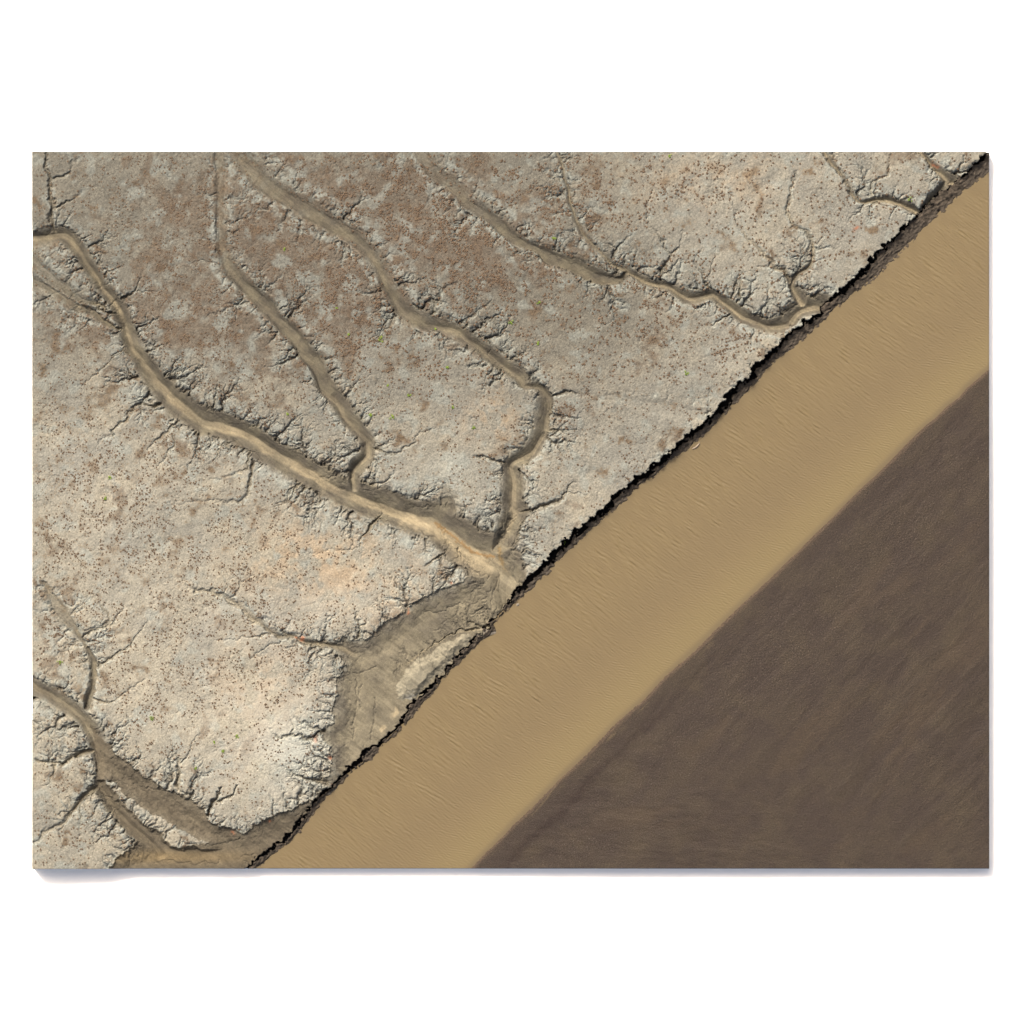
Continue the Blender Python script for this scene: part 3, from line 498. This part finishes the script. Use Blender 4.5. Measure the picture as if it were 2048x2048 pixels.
RZ = WATER + (wA * .022 * (1 - .75 * sst(.35, .8, u)) * env + wD * .014 * (1 - sst(.3, .7, u)) * env + wB * .020 * (1 - .4 * u) + wC * .013 * sst(.4, .75, u)) * mask * (1 - sst(.93, 1, u))
rcA = lin(162, 136, 99) * KA; rcB = lin(171, 146, 104) * KA; rcC = lin(148, 124, 94) * KA; rcD = lin(168, 142, 104) * KA
RC = mix(np.broadcast_to(rcA, sh + (3,)), rcD, .4 + .3 * wL * (1 - u)); 
RC = mix(RC, rcC, .25 * np.exp(-((u - .58) / .16) ** 2)); RC = mix(RC, rcB, .85 * np.exp(-((u - .92) / .13) ** 2))
RC = mix(RC, lin(128, 106, 84) * KA, sst(.955, 1.0, u) * .55)
RC = RC * np.array([.86, .905, .82])
m, nt, b = newmat('silty_water'); L = nt.links.new
at = nt.nodes.new('ShaderNodeVertexColor'); at.layer_name = 'soil'; L(at.outputs['Color'], b.inputs['Base Color'])
v = coord(nt, math.radians(-43), (.35, 1.6, 1))
n1 = tex(nt, 'ShaderNodeTexNoise', 2.4, Detail=5.0, Roughness=.6); L(v, n1.inputs['Vector'])
bp = nt.nodes.new('ShaderNodeBump'); bp.inputs['Distance'].default_value = .05; bp.inputs['Strength'].default_value = .6; L(n1.outputs['Fac'], bp.inputs['Height']); L(bp.outputs[0], b.inputs['Normal'])
b.inputs['Roughness'].default_value = .42; b.inputs['Specular IOR Level'].default_value = .35
mat_river = m
rb_off = RB - rbw
river = grid_mesh('river', RX, RY, RZ, (rb_off > -7) & (RB - rbm < 14), RC, mat_river); river['kind'] = 'structure'

# ------------------------------------------------------------------ mudflat
vmk = dict(shape=sh, st=RS)
mA = noise(20, 200, 2, 201, **vmk); mB = noise(3, 9, .2, 202, **vmk); mC = noise(8, 120, 1.6, 203, ang=math.radians(8), aniso=3.5, **vmk); mD = noise(10, 160, 1.8, 204, ang=math.radians(-48), aniso=3.5, **vmk); mE = noise(3, 6, 0, 205, **vmk)
dm = RB - rbm + .6 * noise(3, 14, .8, 213, **vmk) * sst(900, 1300, RY) + noise(20, 160, 2.0, 206, ang=math.radians(-45), aniso=3, **vmk) * .9
south = sst(1350, 1650, RY - .45 * (RX - 1300)); 
MZ = WATER - .20 + .34 * np.clip((dm + 6) / 12, 0, 1) + .30 * sst(0, 260, dm) + ((mC * south + mD * (1 - south)) * .035 + mB * .014 + mE * .010) * sst(4, 40, dm)
MC = mix(np.broadcast_to(lin(93, 80, 70) * KA, sh + (3,)), lin(106, 93, 76) * KA, .30 + .22 * mA + .15 * mD)
MC = mix(MC, lin(80, 68, 60) * KA, .35 * sst(.2, 1.8, mC * south + mD * (1 - south)))
MC = mix(MC, lin(66, 50, 45) * KA, np.exp(-((dm - 46 + 4 * mA) / 9) ** 2) * sst(1250, 1560, RY) * 1.1 * sst(-.9, 1.1, mB + .6 * mE) * (.7 + .5 * sst(-.5, 1.5, mE)))
MC = mix(MC, lin(104, 92, 76) * KA, np.exp(-((dm - 6) / 9) ** 2) * .5)
MC = mix(MC, lin(134, 118, 92) * KA, sst(.8, 1.8, noise(5, 60, 1.2, 207, ang=math.radians(-46), aniso=6, **vmk)) * np.exp(-((dm - 8) / 9) ** 2) * sst(1150, 1350, RY) * .8)
MC = mix(MC, lin(128, 106, 84) * KA, 1 - sst(-4, 12, dm))
glint_spk = sst(1.5, 3.0, noise(3, 5, 0, 208, **vmk)); reg = np.clip(np.exp(-((dm - 130) / 90) ** 2), 0, 1)
MC = MC * (1 + .13 * mE * (0.5 + reg) + .07 * mB)[..., None]
MC = mix(MC, lin(168, 152, 132) * KA, glint_spk * reg * .8)  # bright glints painted into the mud colour as pale specks
MC = mix(MC, lin(116, 99, 79) * KA, .34 * sst(.3, 2.0, noise(14, 200, 1.8, 211, ang=math.radians(-14), aniso=4.5, **vmk) * south + noise(14, 200, 1.8, 212, ang=math.radians(-46), aniso=4, **vmk) * (1 - south)) * sst(60, 160, dm))
MC = MC * np.array([.80, .785, .79])
mud = grid_mesh('mudflat', RX, RY, MZ, (dm > -5), np.clip(MC, .004, .8), mat_flat); mud['kind'] = 'structure'

# ------------------------------------------------------------------ white surroundings
def box(name, x0, x1, y0, y1, z0, z1, mat, bev=0):
    vs = [(x, y, z) for z in (z0, z1) for x, y in ((x0, y0), (x1, y0), (x1, y1), (x0, y1))]
    fs = [(3, 2, 1, 0), (4, 5, 6, 7), (0, 1, 5, 4), (1, 2, 6, 5), (2, 3, 7, 6), (3, 0, 4, 7)]
    me = bpy.data.meshes.new(name); me.from_pydata(vs, [], fs); me.materials.append(mat)
    o = bpy.data.objects.new(name, me); C.objects.link(o)
    if bev:
        md = o.modifiers.new('b', 'BEVEL'); md.width = bev; md.segments = 2
    return o
mw, nt, b = newmat('white_paint'); b.inputs['Base Color'].default_value = (.93, .92, .90, 1); b.inputs['Roughness'].default_value = .9; b.inputs['Specular IOR Level'].default_value = .1
n = tex(nt, 'ShaderNodeTexNoise', .4, Detail=4.0); nt.links.new(coord(nt), n.inputs['Vector'])
mr = nt.nodes.new('ShaderNodeMapRange'); mr.inputs['To Min'].default_value = .86; mr.inputs['To Max'].default_value = .93; nt.links.new(n.outputs['Fac'], mr.inputs['Value']); nt.links.new(mr.outputs[0], b.inputs['Roughness'])
me = bpy.data.meshes.new('backdrop'); me.from_pydata([(-900, -900, BASE - .4), (900, -900, BASE - .4), (900, 900, BASE - .4), (-900, 900, BASE - .4)], [], [(0, 1, 2, 3)]); me.materials.append(mw)
bd = bpy.data.objects.new('backdrop', me); C.objects.link(bd); bd['kind'] = 'structure'
board = box('mounting_board', wx(X0) - .02, wx(X1) + .09, wy(Y1) - .09, wy(Y0) + .02, BASE - .397, BASE - .01, mw, .04)
board['label'] = 'thin white board edge showing along the right and bottom sides of the landscape panel'; board['category'] = 'board'

# ------------------------------------------------------------------ plants
def height(px, py):
    i = min(nx - 1, max(0, int(round((px - X0) / ST)))); j = min(ny - 1, max(0, int(round((py - Y0) / ST)))); return H[j, i]
def plantmat(name, c1, c2):
    m, nt, b = newmat(name); oi = nt.nodes.new('ShaderNodeObjectInfo'); 
    n = tex(nt, 'ShaderNodeTexNoise', 2.5, Detail=2.0); nt.links.new(coord(nt), n.inputs['Vector'])
    r = nt.nodes.new('ShaderNodeValToRGB'); r.color_ramp.elements[0].position = .35; r.color_ramp.elements[1].position = .65
    r.color_ramp.elements[0].color = (*c1, 1); r.color_ramp.elements[1].color = (*c2, 1); nt.links.new(n.outputs['Fac'], r.inputs[0]); nt.links.new(r.outputs[0], b.inputs['Base Color'])
    b.inputs['Roughness'].default_value = .85; b.inputs['Specular IOR Level'].default_value = .1; return m
m_tus = plantmat('dry_tussock', (.055, .038, .025), (.092, .064, .042))
m_green = plantmat('green_leaves', (.075, .12, .02), (.17, .22, .04)); m_stem = plantmat('stem_bark', (.05, .035, .025), (.08, .06, .04))
def tus_geo(r, seed):
    """a low clump of bent blades round a small mound"""
    q = np.random.default_rng(seed); vs = []; fs = []
    n = 7; vs.append((0, 0, .48 * r))
    for k in range(n):
        a = k * 6.283 / n + q.normal(0, .2); rr = r * q.uniform(.6, 1.0)
        vs.append((math.cos(a) * rr * .6, math.sin(a) * rr * .6, r * q.uniform(.25, .42))); vs.append((math.cos(a) * rr, math.sin(a) * rr, -.06))
    for k in range(n):
        k2 = (k + 1) % n; a, b_, c, d = 1 + 2 * k, 2 + 2 * k, 1 + 2 * k2, 2 + 2 * k2
        fs += [(0, a, c), (a, b_, d, c)]
    for k in range(6):
        a = q.uniform(0, 6.28); s = len(vs); l = r * q.uniform(.9, 1.5)
        vs += [(math.cos(a + .35) * r * .3, math.sin(a + .35) * r * .3, r * .3), (math.cos(a - .35) * r * .3, math.sin(a - .35) * r * .3, r * .3), (math.cos(a) * l, math.sin(a) * l, r * q.uniform(.1, .5))]
        fs.append((s, s + 1, s + 2))
    return vs, fs
# density of the clumps over the flats
dens = .50 + 1.1 * north + .9 * G(230, 1050, 230, 260) + .8 * G(480, 1180, 160, 110) + .9 * G(1290, 610, 230, 60) + 1.5 * G(1150, 830, 75, 32) + .8 * G(1480, 700, 90, 40) + .7 * G(1150, 420, 70, 60) + .55 * G(900, 480, 220, 140) + .4 * G(700, 700, 250, 150) + .7 * G(420, 860, 150, 60) + .8 * G(110, 1280, 70, 120) + .7 * G(560, 1370, 90, 100) + .5 * G(1370, 370, 150, 60) + .6 * G(300, 1400, 120, 100) + .8 * G(90, 530, 60, 60) + .5 * G(180, 1650, 120, 60)
dens *= sst(-1.4, 1.4, cC * .8 + noise(20, 120, 1.6, 91) * .9)
dens *= (X > X0 + 6) * (X < X1 - 6) * (Y > Y0 + 6) * (Y < Y1 - 6) * (flat > .6) * (dl < -8) * (LOWU > 1.15) * (.35 + .65 * sst(-1., 1., -noise(60, 300, 2, 92) + .8))
DOT = np.clip(dens, 0, 2)
soft_t = ((LOWU < 1.15) & (LOWU > .25) & (H > -.75) & (dl < -8)) * .35 * (Y < 750)
dens = dens + soft_t * (X > X0 + 6) * (X < X1 - 6) * (Y > Y0 + 6) * (Y < Y1 - 6)
pr = (dens / dens.sum()).ravel(); NT = 15500
pick = rng.choice(pr.size, NT, replace=False, p=pr)
rad = rng.uniform(.13, .25, NT); big = np.argsort(-(rng.random(NT) + .8 * (X.ravel()[pick] > 900)))[:300]
rad[:] = rad * (1 + .25 * (X.ravel()[pick] > 650) * (Y.ravel()[pick] < 760))
isbig = np.zeros(NT, bool); isbig[big] = True
tmeshes = []
for s in range(6):
    vs, fs = tus_geo(1.0, s); me = bpy.data.meshes.new('tussock'); me.from_pydata(vs, [], fs); me.materials.append(m_tus); tmeshes.append(me)
protos = [tus_geo(1.0, 50 + s) for s in range(8)]
AV, AF = [], []; base = 0
LAB = {'n': 'larger brown dry tussock dotting the grey brown flat above the forked creek', 's': 'larger brown dry tussock on the pale cream flat west of the river',
       'e': 'larger brown dry tussock on the pale cracked flat near the river cliff'}
for q in range(NT):
    j, i = divmod(int(pick[q]), nx); px = X[j, i] + rng.uniform(-.6, .6); py = Y[j, i] + rng.uniform(-.6, .6); z = H[j, i]
    a = rng.uniform(0, 6.28); c_, s_ = math.cos(a), math.sin(a)
    if isbig[q]:
        o = bpy.data.objects.new('tussock', tmeshes[q % 6]); C.objects.link(o); r_ = rng.uniform(.25, .33)
        o.location = (wx(px), wy(py), z); o.scale = (r_, r_, r_); o.rotation_euler = (0, 0, a)
        k = 'e' if px > 1050 else ('n' if py < 900 else 's')
        o['label'] = LAB[k]; o['category'] = 'tussock'; o['group'] = {'e': 'tussocks near the river cliff', 'n': 'tussocks on the northern flats', 's': 'tussocks on the western flats'}[k]
    else:
        vs, fs = protos[q % 8]; r_ = rad[q]; V = np.array(vs) * r_
        V = np.stack([V[:, 0] * c_ - V[:, 1] * s_ + wx(px), V[:, 0] * s_ + V[:, 1] * c_ + wy(py), V[:, 2] + z], 1)
        AV.append(V); AF += [tuple(v_ + base for v_ in f) for f in fs]; base += len(vs)
me = bpy.data.meshes.new('small_tussocks'); me.from_pydata(np.concatenate(AV).tolist(), [], AF); me.materials.append(m_tus)
o = bpy.data.objects.new('small_tussocks', me); C.objects.link(o); o['kind'] = 'stuff'; o['category'] = 'tussocks'; o['label'] = 'thousands of small dark brown tussocks dotted over the mud flats'

def shrub(k, x, y, size, label, seed):
    p = T(k, [(x, y)])[0]; q = random.Random(seed); z = height(*p)
    root = bpy.data.objects.new('green_shrub', None); C.objects.link(root); root.location = (wx(p[0]), wy(p[1]), z)
    root['label'] = label; root['category'] = 'shrub'; root['group'] = 'green shrubs on the mud flats'
    vs, fs = [], []
    lobes = [(q.gauss(0, .35) * size, q.gauss(0, .35) * size, q.uniform(.15, .5) * size, q.uniform(.2, .45) * size) for _ in range(6)]
    for k_ in range(230):
        lx, ly, lz, lr = q.choice(lobes)
        cx, cy, cz = lx + q.gauss(0, lr * .5), ly + q.gauss(0, lr * .5), max(.02, lz + q.gauss(0, lr * .4)); s = q.uniform(.035, .075)
        a, t_ = q.uniform(0, 6.28), q.uniform(-.8, .8); s0 = len(vs)
        ux, uy, uz = math.cos(a) * s, math.sin(a) * s, t_ * s * .6; vx, vy, vz = -math.sin(a) * s * .5, math.cos(a) * s * .5, q.uniform(-.4, .4) * s
        vs += [(cx - ux, cy - uy, cz - uz), (cx + vx, cy + vy, cz + vz), (cx + ux, cy + uy, cz + uz), (cx - vx, cy - vy, cz - vz)]; fs.append((s0, s0 + 1, s0 + 2, s0 + 3))
    me = bpy.data.meshes.new('foliage'); me.from_pydata(vs, [], fs); me.materials.append(m_green)
    f = bpy.data.objects.new('foliage', me); C.objects.link(f); f.parent = root
    vs, fs = [], []
    for lx, ly, lz, lr in lobes:
        s0 = len(vs)
        for hgt, rr, fx in ((-.05, .03, 0), (lz * .6, .022, .6), (lz, .012, 1)):
            for c in range(4): vs.append((lx * fx + math.cos(c * 1.57) * rr, ly * fx + math.sin(c * 1.57) * rr, hgt))
        for r_ in range(2):
            for c in range(4): fs.append((s0 + r_ * 4 + c, s0 + r_ * 4 + (c + 1) % 4, s0 + r_ * 4 + 4 + (c + 1) % 4, s0 + r_ * 4 + 4 + c))
    me = bpy.data.meshes.new('stem'); me.from_pydata(vs, [], fs); me.materials.append(m_stem)
    st = bpy.data.objects.new('stem', me); C.objects.link(st); st.parent = root
SH = [('B', 1520, 1140, .55, 'round green shrub standing alone on the pale flat northeast of the forked creek'),
      ('B', 685, 1250, .6, 'green shrub on brown flat between the two middle creeks, largest of that flat'),
      ('B', 1105, 1430, .55, 'yellow green shrub on the flat just southwest of the bend of the middle creek'),
      ('B', 862, 1612, .4, 'small dark green shrub north of the pair of bright green shrubs'),
      ('B', 615, 1745, .6, 'bright yellow green shrub, left one of the pair beside the second creek'),
      ('B', 752, 1755, .65, 'bright green shrub, right one of the pair beside the second creek'),
      ('B', 475, 1220, .35, 'small grey green shrub just left of the largest shrub on the brown flat'),
      ('B', 60, 670, .4, 'dark green shrub on rusty brown flat between the two upper left creeks'),
      ('B', 1692, 1280, .4, 'small green shrub above the creek confluence near the feathery rills'),
      ('B', 725, 1550, .35, 'tiny olive shrub northwest of the small dark green shrub'),
      ('B', 1280, 1820, .45, 'small green shrub west of the peach coloured patch'),
      ('B', 1145, 1690, .35, 'tiny pale green shrub directly above the peach coloured patch'),
      ('B', 80, 1735, .35, 'tiny green shrub on the flat between the main creek and second creek'),
      ('B', 1703, 1015, .45, 'narrow olive shrub on grey flat near the upper right creek'),
      ('B', 1035, 1187, .4, 'olive shrub on the edge of the middle creek bed'),
      ('B', 400, 1050, .3, 'tiny olive shrub on the rusty flat east of the second creek'),
      ('C', 1038, 1470, .5, 'lone yellow green shrub on the wide cracked flat beside the river cliff'),
      ('C', 185, 600, .4, 'dark green shrub between the two upper right creeks'),
      ('C', 935, 72, .4, 'dark olive shrub close to the top edge of the landscape'),
      ('E', 515, 795, .45, 'green shrub, lower of the two on the pale left flat'),
      ('E', 548, 660, .45, 'dark green shrub, upper of the two on the pale left flat'),
      ('E', 225, 1845, .5, 'bright green shrub on brown flat near the lower left creek'),
      ('D', 1195, 352, .6, 'bright green shrub on the lip of the small upper right inlet'),
      ('I', 255, 1080, .5, 'yellow shrub perched on the lip of the river cliff'),
      ('G', 820, 760, .55, 'faded yellow green shrub on the cream flat above the bottom basin'),
      ('G', 1365, 875, .5, 'yellow green shrub, right hand one of the row on the lower cream flat'),
      ('G', 1215, 915, .4, 'green shrub in the middle of the row on the lower cream flat'),
      ('G', 1270, 970, .45, 'bright green shrub, lowest of the row on the lower cream flat'),
      ('G', 1100, 1080, .4, 'pale green shrub between the two long rills of the lower flat')]
for n_, s in enumerate(SH): shrub(*s, 300 + n_)

# driftwood at the water's edge and a slumped slab of bank
def tube(name, pts, rads, mat, flat_=1.0, n=8):
    vs, fs = [], []
    for i, (p, r) in enumerate(zip(pts, rads)):
        a, b_ = pts[max(0, i - 1)], pts[min(len(pts) - 1, i + 1)]; d = math.atan2(b_[1] - a[1], b_[0] - a[0])
        for c in range(n):
            t_ = c * 6.283 / n; o_ = math.cos(t_) * r * (1 + .15 * math.sin(i * 2.3 + c)); vs.append((p[0] - math.sin(d) * o_, p[1] + math.cos(d) * o_, p[2] + math.sin(t_) * r * flat_))
    for i in range(len(pts) - 1):
        for c in range(n): fs.append((i * n + c, i * n + (c + 1) % n, (i + 1) * n + (c + 1) % n, (i + 1) * n + c))
    fs += [tuple(range(n))[::-1], tuple((len(pts) - 1) * n + c for c in range(n))]
    me = bpy.data.meshes.new(name); me.from_pydata(vs, [], fs); me.materials.append(mat)
    o = bpy.data.objects.new(name, me); C.objects.link(o); return o
m_drift = plantmat('bleached_wood', (.15, .12, .085), (.21, .17, .13)); m_slab = plantmat('slab_mud', (.10, .085, .068), (.16, .14, .11))
P = T('I', [(1078, 476), (1100, 466), (1118, 448), (1126, 434)])
o = tube('driftwood', [(wx(a), wy(b_), WATER + .10 + .04 * i) for i, (a, b_) in enumerate(P)], [.08, .17, .14, .04], m_drift, .6)
o['label'] = 'bleached driftwood log lying at the water edge below the river cliff'; o['category'] = 'driftwood'
P = T('H', [(1290, 226), (1330, 214), (1380, 208), (1420, 210), (1437, 211)])
o = tube('mud_slab', [(wx(a), wy(b_), WATER - .12 + .1 * (i < 3)) for i, (a, b_) in enumerate(P)], [.5, .85, .7, .38, .05], m_slab, .45, 10)
o['label'] = 'pale pointed slab of slumped bank mud jutting into the river'; o['category'] = 'mud slab'
P = T('F', [(1556, 1487), (1563, 1480), (1572, 1474)])
o = tube('mud_clod', [(wx(a), wy(b_), WATER + .02) for a, b_ in P], [.12, .28, .1], m_slab, .5)
o['label'] = 'small dark mud clod standing in the water off the creek mouth'; o['category'] = 'mud clod'

# ------------------------------------------------------------------ light
AZX, AZY, EL = -.53, .848, math.radians(44)
sd = np.array([AZX * math.cos(EL), AZY * math.cos(EL), math.sin(EL)])
import mathutils
sl = bpy.data.lights.new('sun', 'SUN'); sl.energy = 2.9; sl.angle = math.radians(12); sl.color = (1.0, .968, .925)
so = bpy.data.objects.new('sun', sl); C.objects.link(so)
so.rotation_euler = mathutils.Vector(sd).to_track_quat('Z', 'Y').to_euler()
w = bpy.data.worlds.new('World'); bpy.context.scene.world = w; w.use_nodes = True
nt = w.node_tree; sk = nt.nodes.new('ShaderNodeTexSky'); sk.sky_type = 'NISHITA'; sk.sun_disc = False
sk.sun_elevation = EL; sk.sun_rotation = math.atan2(AZX, AZY); sk.dust_density = 7; sk.air_density = .5; sk.ozone_density = 0.0
hz = nt.nodes.new('ShaderNodeVectorMath'); hz.operation = 'MULTIPLY'; hz.inputs[1].default_value = (1.0, .985, .90); nt.links.new(sk.outputs[0], hz.inputs[0]); nt.links.new(hz.outputs[0], nt.nodes['Background'].inputs[0]); nt.nodes['Background'].inputs[1].default_value = .15

# ------------------------------------------------------------------ camera
cd = bpy.data.cameras.new('camera'); D = 1500.0
cd.sensor_width = 36; cd.lens = 36 * D / 204.8; cd.clip_end = 5000; cd.clip_start = 10
co = bpy.data.objects.new('camera', cd); C.objects.link(co); co.location = (0, 0, D)
sc = bpy.context.scene; sc.camera = co
sc.render.engine = 'CYCLES'; sc.render.resolution_x = sc.render.resolution_y = 1024
sc.view_settings.view_transform = 'Standard'; sc.view_settings.look = 'None'; sc.view_settings.exposure = 1.2; sc.view_settings.gamma = 1
